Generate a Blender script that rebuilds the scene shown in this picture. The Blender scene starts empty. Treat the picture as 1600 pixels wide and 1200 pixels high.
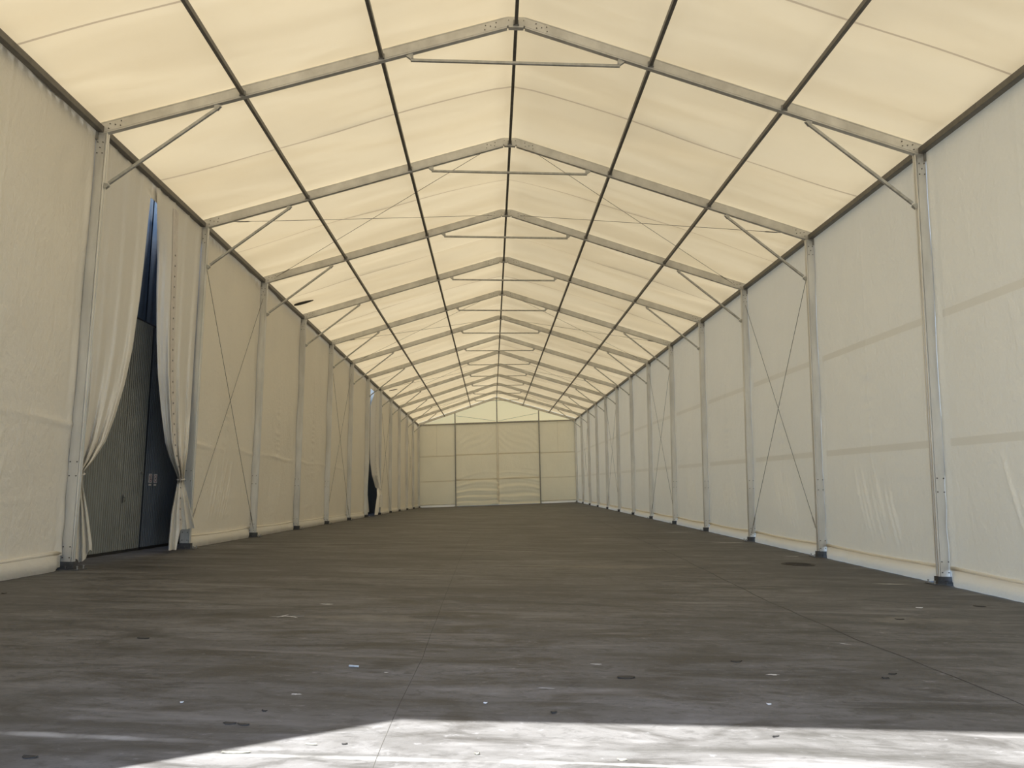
import bpy, math, random
import numpy as np
from mathutils import Vector, Matrix

random.seed(7)
SC = bpy.context.scene
COL = SC.collection
PI = math.pi

# ------------------------------------------------------------------ measured layout (metres)
BAY = 5.0
Y1 = 13.4407            # first portal frame in view
WI, CD, CW = 7.1185, 0.2194, 0.0981     # half clear width, column depth, column width
WO = WI + CD
NF = 13
YB = Y1 + BAY * (NF - 1)                # back frame
YF = 3.10                               # open front
SL = 0.3126                             # roof slope
TILT, T0, LEAN = .0045, -.0073, -.0026  # the yard falls across the hall, the frames follow it


def T(p):
    x, y, z = p
    t = min(max((y - Y1) / BAY, -2.7), 14.5)
    xc = min(max(x, -10.0), 10.0)
    return (x + LEAN * t * z, y, z + xc * (T0 + TILT * t))


def fy(n):
    return Y1 + BAY * (n - 1)


def rbot(x):            # underside and top of a rafter
    return 9.655 - SL * (abs(x) - 0.16) if abs(x) > 0.16 else 9.655


def rtop(x):
    return 9.875 - SL * (abs(x) - 0.16) if abs(x) > 0.16 else 9.875


# ------------------------------------------------------------------ node helpers
def new_mat(name):
    m = bpy.data.materials.new(name)
    m.use_nodes = True
    nt = m.node_tree
    nt.nodes.clear()
    return m, nt


class N:
    def __init__(self, nt):
        self.nt = nt

    def __call__(self, kind, ins=None, **kw):
        n = self.nt.nodes.new(kind)
        for k, v in kw.items():
            setattr(n, k, v)
        for k, v in (ins or {}).items():
            if isinstance(v, bpy.types.NodeSocket):
                self.nt.links.new(v, n.inputs[k])
            else:
                n.inputs[k].default_value = v
        return n

    def math(self, op, a, b=0.0, c=0.0, clamp=False):
        n = self('ShaderNodeMath', {0: a, 1: b, 2: c}, operation=op)
        n.use_clamp = clamp
        return n.outputs[0]

    def mix(self, f, a, b):
        n = self('ShaderNodeMix', data_type='RGBA')
        for i, v in ((0, f), (6, a), (7, b)):
            if isinstance(v, bpy.types.NodeSocket):
                self.nt.links.new(v, n.inputs[i])
            else:
                n.inputs[i].default_value = v if i == 0 else (*v[:3], 1)
        return n.outputs[2]

    def noise(self, vec, scale, detail=4, rough=.55, dist=0.0):
        return self('ShaderNodeTexNoise', {'Vector': vec, 'Scale': scale, 'Detail': detail, 'Roughness': rough, 'Distortion': dist}).outputs[0]

    def ramp(self, f, stops):
        n = self('ShaderNodeValToRGB', {0: f})
        cr = n.color_ramp
        while len(cr.elements) < len(stops):
            cr.elements.new(0.5)
        for e, (p, c) in zip(cr.elements, stops):
            e.position = p
            e.color = (*c[:3], 1) if hasattr(c, '__len__') else (c, c, c, 1)
        return n.outputs[0]

    def out(self, sh, disp=None):
        o = self('ShaderNodeOutputMaterial', {'Surface': sh})
        return o


def fabric(name, refl, trans, amount, bump=.12, bscale=1.0, billow_shade=0.0):
    """coated tarpaulin: reflects diffusely, lets part of the daylight through"""
    m, nt = new_mat(name)
    n = N(nt)
    pos = n('ShaderNodeNewGeometry').outputs['Position']
    st = n('ShaderNodeMapping', {'Vector': pos, 'Scale': (1.0, 1.0, .45)}).outputs[0]
    a = n.noise(st, 2.2 * bscale, 5, .6, .6)
    b = n.noise(pos, 9 * bscale, 3, .6, .2)
    h = n.math('ADD', a, n.math('MULTIPLY', b, .35))
    bp = n('ShaderNodeBump', {'Height': h, 'Strength': bump, 'Distance': .12}).outputs[0]
    dirt = n.noise(pos, .6, 4, .6)
    dcol = n.mix(n.ramp(dirt, [(.35, 0), (.75, .35)]), refl, tuple(c * .86 for c in refl))
    d = n('ShaderNodeBsdfDiffuse', {'Color': dcol, 'Normal': bp}).outputs[0]
    tc = (*trans, 1)
    if billow_shade:  # shade bands of the billowing sheet painted into the transmitted colour
        sm = n('ShaderNodeMapping', {'Vector': pos, 'Scale': (.16, 1.0, .16)}).outputs[0]
        w1 = n.noise(sm, 1.1, 4, .55, .8)
        tc = n.mix(n.ramp(w1, [(.36, 1), (.62, 0)]), trans, tuple(c * (1 - billow_shade * q) for c, q in zip(trans, (.85, 1, 1.25))))
    t = n('ShaderNodeBsdfTranslucent', {'Color': tc, 'Normal': bp}).outputs[0]
    mx = n('ShaderNodeMixShader', {0: amount, 1: d, 2: t}).outputs[0]
    g = n('ShaderNodeBsdfGlossy', {'Color': (1, 1, 1, 1), 'Roughness': .36, 'Normal': bp}).outputs[0]
    mx = n('ShaderNodeMixShader', {0: .06, 1: mx, 2: g}).outputs[0]
    n.out(mx)
    return m


def paint(name, col, metallic=0.0, rough=.5, var=.12, scale=6.0, bump=0.0, stretch=(1, 1, 1), spec=.5):
    m, nt = new_mat(name)
    n = N(nt)
    pos = n('ShaderNodeNewGeometry').outputs['Position']
    st = n('ShaderNodeMapping', {'Vector': pos, 'Scale': stretch}).outputs[0]
    a = n.noise(st, scale, 5, .6)
    c = n.mix(n.ramp(a, [(.3, 0), (.7, 1)]), tuple(x * (1 - var) for x in col), tuple(min(1, x * (1 + var)) for x in col))
    r = n.math('ADD', n.math('MULTIPLY', a, .2), rough - .1)
    b = n('ShaderNodeBsdfPrincipled', {'Base Color': c, 'Metallic': metallic, 'Roughness': r, 'Specular IOR Level': spec})
    if bump:
        bp = n('ShaderNodeBump', {'Height': a, 'Strength': bump, 'Distance': .02}).outputs[0]
        nt.links.new(bp, b.inputs['Normal'])
    n.out(b.outputs[0])
    return m


def concrete():
    m, nt = new_mat('worn_concrete')
    n = N(nt)
    pos = n('ShaderNodeNewGeometry').outputs['Position']
    sx = n('ShaderNodeMapping', {'Vector': pos, 'Scale': (.42, .90, 0)}).outputs[0]
    big = n.noise(sx, .55, 6, .62, .5)
    mid = n.noise(sx, 2.3, 6, .66, .9)
    ux = n('ShaderNodeMapping', {'Vector': pos, 'Scale': (1.0, 1.5, 0)}).outputs[0]
    fine = n.noise(ux, 7.0, 6, .7, .4)
    grain = n.noise(pos, 60.0, 3, .6)
    c = n.ramp(big, [(.32, (0.063, 0.061, 0.060)), (.46, (0.096, 0.094, 0.093)), (.58, (0.122, 0.120, 0.120)), (.72, (0.155, 0.154, 0.156))])
    c = n.mix(n.ramp(mid, [(.36, .88), (.51, 0)]), c, (0.033, 0.031, 0.029))
    c = n.mix(n.ramp(mid, [(.55, 0), (.72, .60)]), c, (0.196, 0.195, 0.200))
    c = n.mix(n.ramp(fine, [(.36, .65), (.48, 0)]), c, (0.049, 0.047, 0.046))
    c = n.mix(n.ramp(fine, [(.60, 0), (.72, .45)]), c, (0.294, 0.295, 0.309))
    c = n.mix(n.math('MULTIPLY', grain, .20), c, (0.088, 0.087, 0.087))
    wx = n('ShaderNodeMapping', {'Vector': pos, 'Scale': (.28, 1.3, 0)}).outputs[0]
    band = n.noise(wx, 2.0, 5, .6, .6)
    c = n.mix(n.ramp(band, [(.32, .80), (.47, 0)]), c, (0.035, 0.034, 0.031))
    c = n.mix(n.ramp(band, [(.56, 0), (.70, .50)]), c, (0.221, 0.218, 0.220))
    # soft tyre smears and scuffs: centre x, y, half sizes, turn, tint, weight
    sxyz = n('ShaderNodeSeparateXYZ', {0: pos})
    X, Y = sxyz.outputs[0], sxyz.outputs[1]
    wob = n.noise(pos, 3.0, 4, .6)
    for (cx, cy, rx, ry, ang, tint, w) in SMEARS:
        ca, sa = math.cos(ang), math.sin(ang)
        dx = n.math('SUBTRACT', X, cx)
        dy = n.math('SUBTRACT', Y, cy)
        u = n.math('ADD', n.math('MULTIPLY', dx, ca / rx), n.math('MULTIPLY', dy, sa / rx))
        v = n.math('ADD', n.math('MULTIPLY', dx, -sa / ry), n.math('MULTIPLY', dy, ca / ry))
        r = n.math('ADD', n.math('MULTIPLY', u, u), n.math('MULTIPLY', v, v))
        r = n.math('ADD', r, n.math('MULTIPLY', n.math('SUBTRACT', wob, .5), 3.6))
        f = n.math('MULTIPLY', n.math('SUBTRACT', 1.0, r, clamp=True), w, clamp=True)
        c = n.mix(f, c, tint)
    rg = n.math('ADD', n.math('MULTIPLY', mid, .35), .42)
    hb = n.math('ADD', n.math('MULTIPLY', fine, .6), n.math('MULTIPLY', grain, .3))
    bp = n('ShaderNodeBump', {'Height': hb, 'Strength': .22, 'Distance': .02}).outputs[0]
    b = n('ShaderNodeBsdfPrincipled', {'Base Color': c, 'Roughness': rg, 'Specular IOR Level': .35, 'Normal': bp})
    n.out(b.outputs[0])
    return m


DK, LT, L2 = (.060, .058, .055), (.34, .34, .34), (.27, .27, .265)
SMEARS = [
    (-2.75, 4.97, .95, .085, -.12, DK, .95), (-2.50, 4.72, .85, .055, -.07, LT, .85),
    (-3.1, 4.60, .55, .09, .12, DK, .75), (-1.75, 4.66, .60, .07, -.05, DK, .6),
    (-1.05, 6.05, .40, .12, 0, DK, .7), (.9, 6.15, .60, .12, .05, DK, .6), (1.7, 7.6, .5, .2, .1, DK, .5),
    (-2.4, 6.5, .6, .40, .3, DK, .5), (5.6, 13.9, 1.4, .30, -.25, DK, .7), (-3.0, 5.6, .5, .2, .2, DK, .45),
    (-4.2, 13.2, 1.7, .38, .35, DK, .7), (-2.6, 17.5, 2.3, .35, .1, DK, .5), (-4.5, 10.9, .9, .25, .1, DK, .55),
    (1.5, 21, 2.8, .6, .05, DK, .5), (-.5, 12.0, 2.3, .35, .1, DK, .45), (3.4, 26, 2.2, .7, 0, DK, .4),
    (-1.6, 9.0, .8, .25, 0, (.20, .19, .17), .5), (4.8, 9.6, 1.0, .3, -.1, (.20, .19, .17), .5), (2.0, 15.5, 1.8, .4, .1, (.19, .18, .16), .5),
    (-.9, 4.46, 1.1, .035, -.02, L2, .6), (.9, 4.42, 1.3, .03, -.05, L2, .65), (2.4, 4.32, 1.0, .04, 0, L2, .6), (.42, 4.62, .16, .05, 0, (.12, .12, .12), .7),
]

M = {}
M['roof'] = fabric('cream_roof_membrane', (.93, .875, .75), (1.0, .82, .515), .080, .05, .35, .17)
M['roof_seam'] = fabric('doubled_roof_membrane', (.72, .65, .53), (.80, .62, .40), .055, .02)
M['wall'] = fabric('white_wall_tarpaulin', (.93, .885, .79), (.96, .85, .63), .22, .40)
M['wall_shaded'] = fabric('brightened_wall_tarpaulin', (.93, .885, .79), (.96, .88, .72), .05, .34)  # same tarpaulin, transmission cut so the shaded left wall reads brighter
M['wall_seam'] = fabric('doubled_wall_tarpaulin', (.86, .81, .70), (.90, .80, .60), .165, .05)
M['curtain'] = fabric('curtain_tarpaulin', (.90, .875, .82), (.96, .92, .80), .10, .22, 1.6)
M['skirt'] = fabric('ground_skirt_tarpaulin', (.92, .89, .82), (.98, .93, .80), .30, .20, 2)
M['alu'] = paint('brushed_aluminium', (.76, .76, .75), .65, .38, .14, 3.0, .03, (1, 1, .25))
M['alu_rafter'] = paint('weathered_aluminium', (.66, .65, .62), .40, .5, .16, 2.5, .03)
M['steel'] = paint('galvanised_steel', (.34, .335, .32), .55, .45, .2, 8)
M['brace'] = paint('galvanised_brace_steel', (.50, .50, .48), .35, .45, .2, 8)
M['purlin'] = paint('dark_purlin_steel', (.17, .16, .145), .4, .5, .2, 8)
M['dark_steel'] = paint('dark_base_steel', (.085, .088, .095), .3, .55, .3, 12)
M['bolt'] = paint('bolt_steel', (.14, .135, .13), .6, .45, .2, 30)
M['cable'] = paint('cable_steel', (.22, .21, .20), .5, .5, .1, 20)
M['strip'] = paint('eyelet_band_grey', (.72, .68, .65), 0, .6, .1, 8)
M['gate_lit'] = paint('reflecting_sheet_steel', (.21, .215, .195), .15, .42, .18, 1.5, 0, (1, 1, .4))  # grey-green reflection on the near leaves is mixed into their colour
M['gate_blue'] = paint('slate_blue_sheet_steel', (.095, .115, .145), .15, .40, .2, 1.5, 0, (1, 1, .4))
M['facade'] = paint('navy_cladding', (.050, .076, .112), .15, .34, .2, 1.5)
M['black'] = paint('matte_black', (.012, .012, .013), 0, .6, .1, 10)
M['white'] = paint('white_sign_enamel', (.72, .70, .72), 0, .4, .05, 10)
M['red'] = paint('dark_red_sign_enamel', (.26, .06, .10), 0, .4, .05, 10)
M['leaf'] = paint('dark_dry_leaf', (.022, .021, .020), 0, .7, .3, 40)
M['leaf_pale'] = paint('dusty_leaf', (.16, .155, .13), 0, .8, .3, 40)
M['paper'] = paint('pale_scrap', (.62, .63, .64), 0, .7, .1, 40)
M['wood'] = paint('pale_stick', (.50, .54, .58), 0, .6, .15, 30)
M['iron'] = paint('rusty_iron', (.045, .038, .032), .2, .65, .3, 20)
M['chalk'] = paint('white_floor_paint', (.46, .46, .45), 0, .8, .3, 12)
M['joint'] = paint('dark_joint', (.040, .038, .035), 0, .9, .3, 14)
M['joint_pale'] = paint('faint_joint', (.062, .059, .053), 0, .9, .4, 14)
M['concrete'] = concrete()
M['roof_shade'] = paint('painted_roof_shadow', (.09, .085, .075), 0, .8, .2, 8)  # dark colour painted in for the shadows on the roof


# ------------------------------------------------------------------ mesh helpers
class MB:
    def __init__(self):
        self.v, self.f, self.m, self.s = [], [], [], []

    def add(self, vs, fs, mi=0, smooth=False):
        b = len(self.v)
        self.v += [tuple(map(float, p)) for p in vs]
        for q in fs:
            self.f.append([b + i for i in q])
            self.m.append(mi)
            self.s.append(smooth)

    def box(self, x0, x1, y0, y1, z0, z1, mi=0):
        x0, x1 = min(x0, x1), max(x0, x1)
        vs = [(x, y, z) for z in (z0, z1) for (x, y) in ((x0, y0), (x1, y0), (x1, y1), (x0, y1))]
        self.add(vs, [(3, 2, 1, 0), (4, 5, 6, 7), (0, 1, 5, 4), (1, 2, 6, 5), (2, 3, 7, 6), (3, 0, 4, 7)], mi)
        return self

    def loft(self, rings, mi=0, cap=True, smooth=False, closed=True):
        k = len(rings[0])
        vs = [p for r in rings for p in r]
        fs = []
        for a in range(len(rings) - 1):
            for i in range(k if closed else k - 1):
                j = (i + 1) % k
                fs.append((a * k + i, a * k + j, (a + 1) * k + j, (a + 1) * k + i))
        if cap:
            fs.append(tuple(reversed(range(k))))
            fs.append(tuple((len(rings) - 1) * k + i for i in range(k)))
        self.add(vs, fs, mi, smooth)
        return self

    def bar(self, p0, p1, w, h, up=(0, 1, 0), ch=.006, mi=0, seg=1):
        """rectangular hollow-section bar with chamfered corners"""
        p0, p1 = Vector(p0), Vector(p1)
        d = (p1 - p0).normalized()
        a = Vector(up)
        a = (a - d * a.dot(d)).normalized()
        b = d.cross(a)
        w, h = w / 2, h / 2
        pr = [(w, h - ch), (w - ch, h), (-w + ch, h), (-w, h - ch), (-w, -h + ch), (-w + ch, -h), (w - ch, -h), (w, -h + ch)]
        rings = []
        for i in range(seg + 1):
            c = p0.lerp(p1, i / seg)
            rings.append([c + a * q[0] + b * q[1] for q in pr])
        return self.loft(rings, mi)

    def tube(self, pts, r, n=8, mi=0):
        pts = [Vector(p) for p in pts]
        rings = []
        for i, p in enumerate(pts):
            d = (pts[min(i + 1, len(pts) - 1)] - pts[max(i - 1, 0)]).normalized()
            a = Vector((0, 0, 1)) if abs(d.z) < .9 else Vector((1, 0, 0))
            a = (a - d * a.dot(d)).normalized()
            b = d.cross(a)
            rr = r[i] if hasattr(r, '__len__') else r
            rings.append([p + a * (rr * math.cos(2 * PI * k / n)) + b * (rr * math.sin(2 * PI * k / n)) for k in range(n)])
        return self.loft(rings, mi, smooth=n > 6)

    def grid(self, fn, nu, nv, mi=0, smooth=True, flip=False):
        vs = [fn(i / nu, j / nv) for j in range(nv + 1) for i in range(nu + 1)]
        fs = []
        for j in range(nv):
            for i in range(nu):
                a = j * (nu + 1) + i
                q = (a, a + 1, a + nu + 2, a + nu + 1)
                fs.append(tuple(reversed(q)) if flip else q)
        self.add(vs, fs, mi, smooth)
        return self

    def build(self, name, mats, parent=None, warp=True):
        vs = [T(p) for p in self.v] if warp else self.v
        off = Vector((0, 0, 0))
        q = parent
        while q is not None:
            off += q.location
            q = q.parent
        if parent is None:
            a = np.array(vs)
            lo, hi = a.min(0), a.max(0)
            off = Vector(((lo[0] + hi[0]) / 2, (lo[1] + hi[1]) / 2, lo[2]))
        me = bpy.data.meshes.new(name)
        me.from_pydata([(p[0] - off[0], p[1] - off[1], p[2] - off[2]) for p in vs], [], self.f)
        for mt in (mats if isinstance(mats, (list, tuple)) else [mats]):
            me.materials.append(mt)
        me.polygons.foreach_set('material_index', self.m)
        me.polygons.foreach_set('use_smooth', self.s)
        me.update()
        o = bpy.data.objects.new(name, me)
        COL.objects.link(o)
        if parent is None:
            o.location = off
        else:
            o.parent = parent
        return o


def tag(o, label, cat, group=None, kind=None):
    o['label'] = label
    o['category'] = cat
    if group:
        o['group'] = group
    if kind:
        o['kind'] = kind
    return o


def empty(name, loc, label, cat, group=None, kind=None):
    o = bpy.data.objects.new(name, None)
    o.empty_display_size = .2
    COL.objects.link(o)
    o.location = T(loc)
    return tag(o, label, cat, group, kind)


ORD = ['zeroth', 'first', 'second', 'third', 'fourth', 'fifth', 'sixth', 'seventh', 'eighth', 'ninth', 'tenth', 'eleventh', 'twelfth', 'thirteenth', 'fourteenth']


def disc(mb, c, r, ax, t, n=10, mi=0):
    """short cylinder along axis ax (0 x, 1 y, 2 z)"""
    rings = []
    for e in (-t / 2, t / 2):
        ring = []
        for k in range(n):
            a, b = r * math.cos(2 * PI * k / n), r * math.sin(2 * PI * k / n)
            p = list(c)
            p[ax] += e
            p[(ax + 1) % 3] += a
            p[(ax + 2) % 3] += b
            ring.append(tuple(p))
        rings.append(ring)
    mb.loft(rings, mi)
    return mb


# ------------------------------------------------------------------ floor
ground_y = [-45 + 3.5 * i for i in range(40)]
fl = MB()
xs = [-16, -10, -7.2, -3.6, 0, 3.6, 7.2, 10, 20, 45]
vs = [(x, y, 0) for y in ground_y for x in xs]
k = len(xs)
fl.add(vs, [(j * k + i, j * k + i + 1, (j + 1) * k + i + 1, (j + 1) * k + i) for j in range(len(ground_y) - 1) for i in range(k - 1)])
floor = fl.build('floor', M['concrete'])
tag(floor, 'worn grey concrete floor of the tent hall with dark smears', 'floor', kind='structure')


def ribbon(name, pts, w, mat, jitter=.0, h=.0025):
    pts = [Vector((p[0], p[1], 0)) for p in pts]
    dense = []
    for a, b in zip(pts[:-1], pts[1:]):
        m_ = max(1, int((b - a).length / .35))
        dense += [a.lerp(b, i / m_) for i in range(m_)]
    dense.append(pts[-1])
    mb = MB()
    up, lo = [], []
    for i, p in enumerate(dense):
        d = (dense[min(i + 1, len(dense) - 1)] - dense[max(0, i - 1)]).normalized()
        nrm = Vector((-d.y, d.x, 0))
        j = random.uniform(-jitter, jitter)
        ww = w * random.uniform(.6, 1.25) / 2
        up.append(p + nrm * (j + ww))
        lo.append(p + nrm * (j - ww))
    vs = [(p.x, p.y, h) for p in up] + [(p.x, p.y, h) for p in lo]
    q = len(up)
    mb.add(vs, [(i, q + i, q + i + 1, i + 1) for i in range(q - 1)])
    o = mb.build(name, mat, floor)
    return o


ribbon('floor_joint', [(-.86, 4.3), (-.87, 5.6), (-.85, 7), (-.90, 10.4), (-.97, 17.2), (-1.0, 26)], .0045, M['joint_pale'], .004)
ribbon('floor_joint', [(3.52, 4.6), (3.515, 6), (3.49, 7.4), (3.435, 8.3), (3.45, 11), (3.82, 18), (4.2, 30), (4.79, 48.6), (5.2, 66)], .011, M['joint'], .014)
ribbon('floor_joint', [(-3.6, 6.90), (-2.7, 6.94), (-1.6, 6.97)], .004, M['joint_pale'], .004)


def blob(mb, x, y, rx, ry, h, ang=0, n=14, rough=.25, z0=.002, mi=0):
    top, bot = [], []
    ca, sa = math.cos(ang), math.sin(ang)
    for k in range(n):
        r = 1 + random.uniform(-rough, rough)
        u, v = rx * r * math.cos(2 * PI * k / n), ry * r * math.sin(2 * PI * k / n)
        p = (x + u * ca - v * sa, y + u * sa + v * ca)
        bot.append((*p, z0))
        top.append((x + (p[0] - x) * .85, y + (p[1] - y) * .85, z0 + h))
    mb.loft([bot, top], mi)


def mark(x, y, rx, ry, ang=0):
    mb = MB()
    blob(mb, x, y, rx, ry, .001, ang, 16, .4)
    mb.build('paint_mark', M['chalk'], floor)


for q in ((6.3, 13.35, .28, .035), (6.55, 18.5, .20, .05), (6.35, 22.9, .45, .07), (5.9, 27.6, .5, .08), (-2.28, 10.0, .07, .03),
          (-1.08, 6.44, .018, .008), (-1.60, 5.73, .035, .018), (2.0, 6.65, .05, .02), (.62, 6.9, .05, .02), (3.2, 8.05, .05, .006, -.8),
          (.14, 6.05, .05, .008), (-2.5, 9.02, .16, .012, .3), (-2.56, 9.05, .09, .012, 1.2), (-2.45, 9.0, .10, .012, -.6)):
    mark(*q)

# ------------------------------------------------------------------ roof membrane (one sheet a bay)
ceiling = empty('ceiling', (0, Y1, 7.6), 'cream translucent roof membrane stretched over the rafters in bays', 'ceiling', kind='structure')


def roof_pt(x, y, ya, yb, seed):
    v = (y - ya) / (yb - ya)
    z = rtop(x) + .012
    if abs(x) < .4:
        z = rtop(.4) + .012 + (.4 - abs(x)) * SL * .75 - .0
    b = math.sin(PI * v)
    s = abs(x) / 7.3
    z += b * (-.035 + .02 * math.sin(PI * s))
    z += b * .042 * math.sin(2 * PI * (2.6 * v + .25 * math.sin(2.1 * s * 3 + seed) + seed * .37))
    z += b * .022 * math.sin(2 * PI * (1.4 * v + .6 * s + seed * .21))
    return z


def roof_panel(ya, yb, seed):
    mb = MB()
    nx, ny = 36, 40
    for (i0, i1) in ((0, nx),):
        mid = ny // 2
        ys = [ya + (yb - ya) * j / ny for j in range(ny + 1)]
        w = .022
        ys[mid:mid + 1] = [ (ya + yb) / 2 - w, (ya + yb) / 2 + w]
        xs_ = [-7.36 + 14.72 * i / nx for i in range(nx + 1)]
        k = len(xs_)
        vs = [(x, y + (0.0 if abs(y - (ya + yb) / 2) > .03 else -.10 * math.sin(PI * min(1, (abs(x) / 7.3)))), roof_pt(x, y, ya, yb, seed)) for y in ys for x in xs_]
        b = len(mb.v)
        mb.v += vs
        for j in range(len(ys) - 1):
            for i in range(k - 1):
                a = j * k + i
                mb.f.append([a, a + 1, a + k + 1, a + k])
                mb.m.append(1 if j == mid else 0)
                mb.s.append(True)
    mb.build('roof_sheet', [M['roof'], M['roof_seam']], ceiling)


edges = [YF] + [fy(n) for n in range(0, NF + 1)]
for i, (a, b) in enumerate(zip(edges[:-1], edges[1:])):
    roof_panel(a, b, i * 1.7)

# ------------------------------------------------------------------ side walls
wall_left = empty('wall_left', (-WO, Y1, 0), 'white tarpaulin wall on the left with two curtained openings', 'wall', kind='structure')
wall_right = empty('wall_right', (WO, Y1, 0), 'white tarpaulin wall on the right with two darker seams', 'wall', kind='structure')


def wall_disp(v, z, L, seed, strength):
    """inward push of the sheet (v metres along the bay)"""
    rnd = random.Random(seed)
    d = .020 * math.sin(PI * v / L) * math.sin(PI * min(1, z / 7.4))
    d += .007 * math.sin(2 * PI * v / 1.7 + seed) * (.4 + .6 * math.sin(z * .7 + seed))
    for e, s_ in ((v, 1), (L - v, -1)):
        d += .040 * math.exp(-((e - .17) / .085) ** 2) * (.65 + .35 * math.sin(z * 2.1 + seed + s_))
        d += .012 * math.exp(-((e - .40) / .07) ** 2) * (.5 + .5 * math.sin(z * 1.3 + seed))
        d += .016 * math.exp(-e / .30) * math.sin(z * 9 + e * 14 * s_ + seed) * max(0, 1 - z / 3.4)
    # vertical weld in the middle of the bay, puckered
    c = L / 2
    if z > 1.6:
        d += .010 * math.exp(-((v - c + .015 * math.sin(z * 9 + seed)) / .035) ** 2)
        d += .011 * math.exp(-((v - c) / .25) ** 2) * math.sin(z * 26 + 3 * math.sin(z * 5 + seed) + seed) * math.exp(-((z - 3.3) / 1.0) ** 2)
    if strength < .9:       # fold running along the left wall at the lower weld
        d += .022 * math.exp(-((z - 2.38 - .03 * math.sin(v * 1.7 + seed)) / .05) ** 2) * (.6 + .4 * math.sin(v * 1.1 + seed))
    # slanting pull creases low in the bay
    for k in range(8):
        u0 = c - .75 + k * .18 + rnd.uniform(-.06, .06)
        top, bot = rnd.uniform(1.6, 2.3), rnd.uniform(.35, .6)
        if bot < z < top:
            f = math.sin(PI * (z - bot) / (top - bot))
            d += .042 * strength * f * math.exp(-((v - u0 - (z - 1.2) * .36) / .034) ** 2)
    for k in range(3):
        z0, u0 = rnd.uniform(.6, 2.0), rnd.uniform(1, 4)
        d += .012 * math.exp(-((z - z0 - .05 * (v - u0)) / .03) ** 2) * math.exp(-((v - u0) / .6) ** 2)
    return d


def side_panel(sx, ya, yb, seed, near, parent):
    L = yb - ya
    y0, y1 = ya + CW / 2 + .005, yb - CW / 2 - .005
    nv = 190 if near else 60
    zs = [.235]
    seams = ((2.28, 2.41), (4.47, 4.60))
    dz = .055 if near else .14
    z = .235
    while z < 7.56:
        z += dz
        for a, b in seams:
            if z - dz < a < z:
                zs.append(a)
            if z - dz < b < z:
                zs.append(b)
        zs.append(min(z, 7.62))
    zs = sorted(set(round(q, 4) for q in zs))
    mb = MB()
    xb = sx * (WI + .205)
    k = nv + 1
    for z in zs:
        for i in range(k):
            v = i / nv * (y1 - y0)
            mb.v.append((xb - sx * wall_disp(v, z, L, seed, 1.0 if sx > 0 else .45), y0 + v, z))
    for j in range(len(zs) - 1):
        sm = any(a - .001 <= zs[j] and zs[j + 1] <= b + .001 for a, b in seams)
        for i in range(nv):
            a = j * k + i
            u = (i + .5) / nv * L
            mb.f.append([a, a + 1, a + k + 1, a + k])
            mb.m.append(1 if sm and sx > 0 and .2 < u < L - .2 else 0)
            mb.s.append(True)
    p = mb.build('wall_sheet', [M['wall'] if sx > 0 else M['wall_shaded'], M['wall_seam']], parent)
    hb = MB()
    xh = sx * (WI + .185)
    hb.tube([(xh - sx * .012 * math.sin(PI * i / 10), y0 + .07 + (y1 - y0 - .14) * i / 10, .275 - .03 * math.sin(PI * i / 10)) for i in range(11)], .034, 10)
    hb.build('hem_tube', M['skirt'], p)
    sk = MB()
    rnd = random.Random(seed + 5)
    ph = rnd.uniform(0, 6)

    def f(u, w):
        e = min(1, min(u, 1 - u) / .07)
        e = e * e * (3 - 2 * e)
        y = y0 + .03 + u * (y1 - y0 - .06) + (1 - e) * (.03 if u < .5 else -.03)
        z = .26 * (1 - w) + .004 + .05 * (1 - e) * w
        x = WI + .17 - w * ((.12 if sx > 0 else .08) * e) - .05 * math.sin(PI * w) * e + .008 * math.sin(u * 40 + ph) * w + .005 * math.sin(u * 90 + ph) * w
        return (sx * x, y, z)
    sk.grid(f, 60, 8)
    sk.build('ground_skirt', M['skirt'], p)


for n in range(0, NF):
    for sx, par in ((-1, wall_left), (1, wall_right)):
        if sx < 0 and n in (1, 7):
            continue
        side_panel(sx, fy(n), fy(n + 1), n * 3 + (1 if sx > 0 else 2), n <= 4, par)
for sx, par in ((-1, wall_left), (1, wall_right)):
    side_panel(sx, YF, fy(0), 77 + sx, False, par)
for n in (1, 7):           # strip of tarpaulin left above each opening
    v = MB()
    v.grid(lambda a, b: (-WO + .03 + .008 * math.sin(a * 30), fy(n) + .06 + a * 4.88, 7.16 + b * .46), 30, 3)
    v.build('valance', M['wall_shaded'], wall_left)

# ------------------------------------------------------------------ portal frames
def column_profile(sx):
    """box section with a groove beside each flange (x from inner to outer)"""
    w = CW / 2
    g, gd = .010, .016
    pts = [(0, -w + .004), (.004, -w), (.020, -w), (.020, -w + gd), (.020 + g, -w + gd), (.020 + g, -w),
           (CD - .028, -w), (CD - .028, -w + gd), (CD - .020, -w + gd), (CD - .020, -w), (CD - .004, -w), (CD, -w + .004)]
    pts = pts + [(x, -y) for x, y in reversed(pts)]
    pts += [(0, .012), (.008, .012), (.008, -.012), (0, -.012)]
    return [(sx * (WI + x), y) for x, y in pts]


def bolts(mb_parent, pts, y, r=.011):
    for x, z in pts:
        b = MB()
        disc(b, (x, y, z), r, 1, .012, 6)
        disc(b, (x, y - .008, z), r * .55, 1, .01, 6)
        b.build('bolt', M['bolt'], mb_parent)


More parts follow.
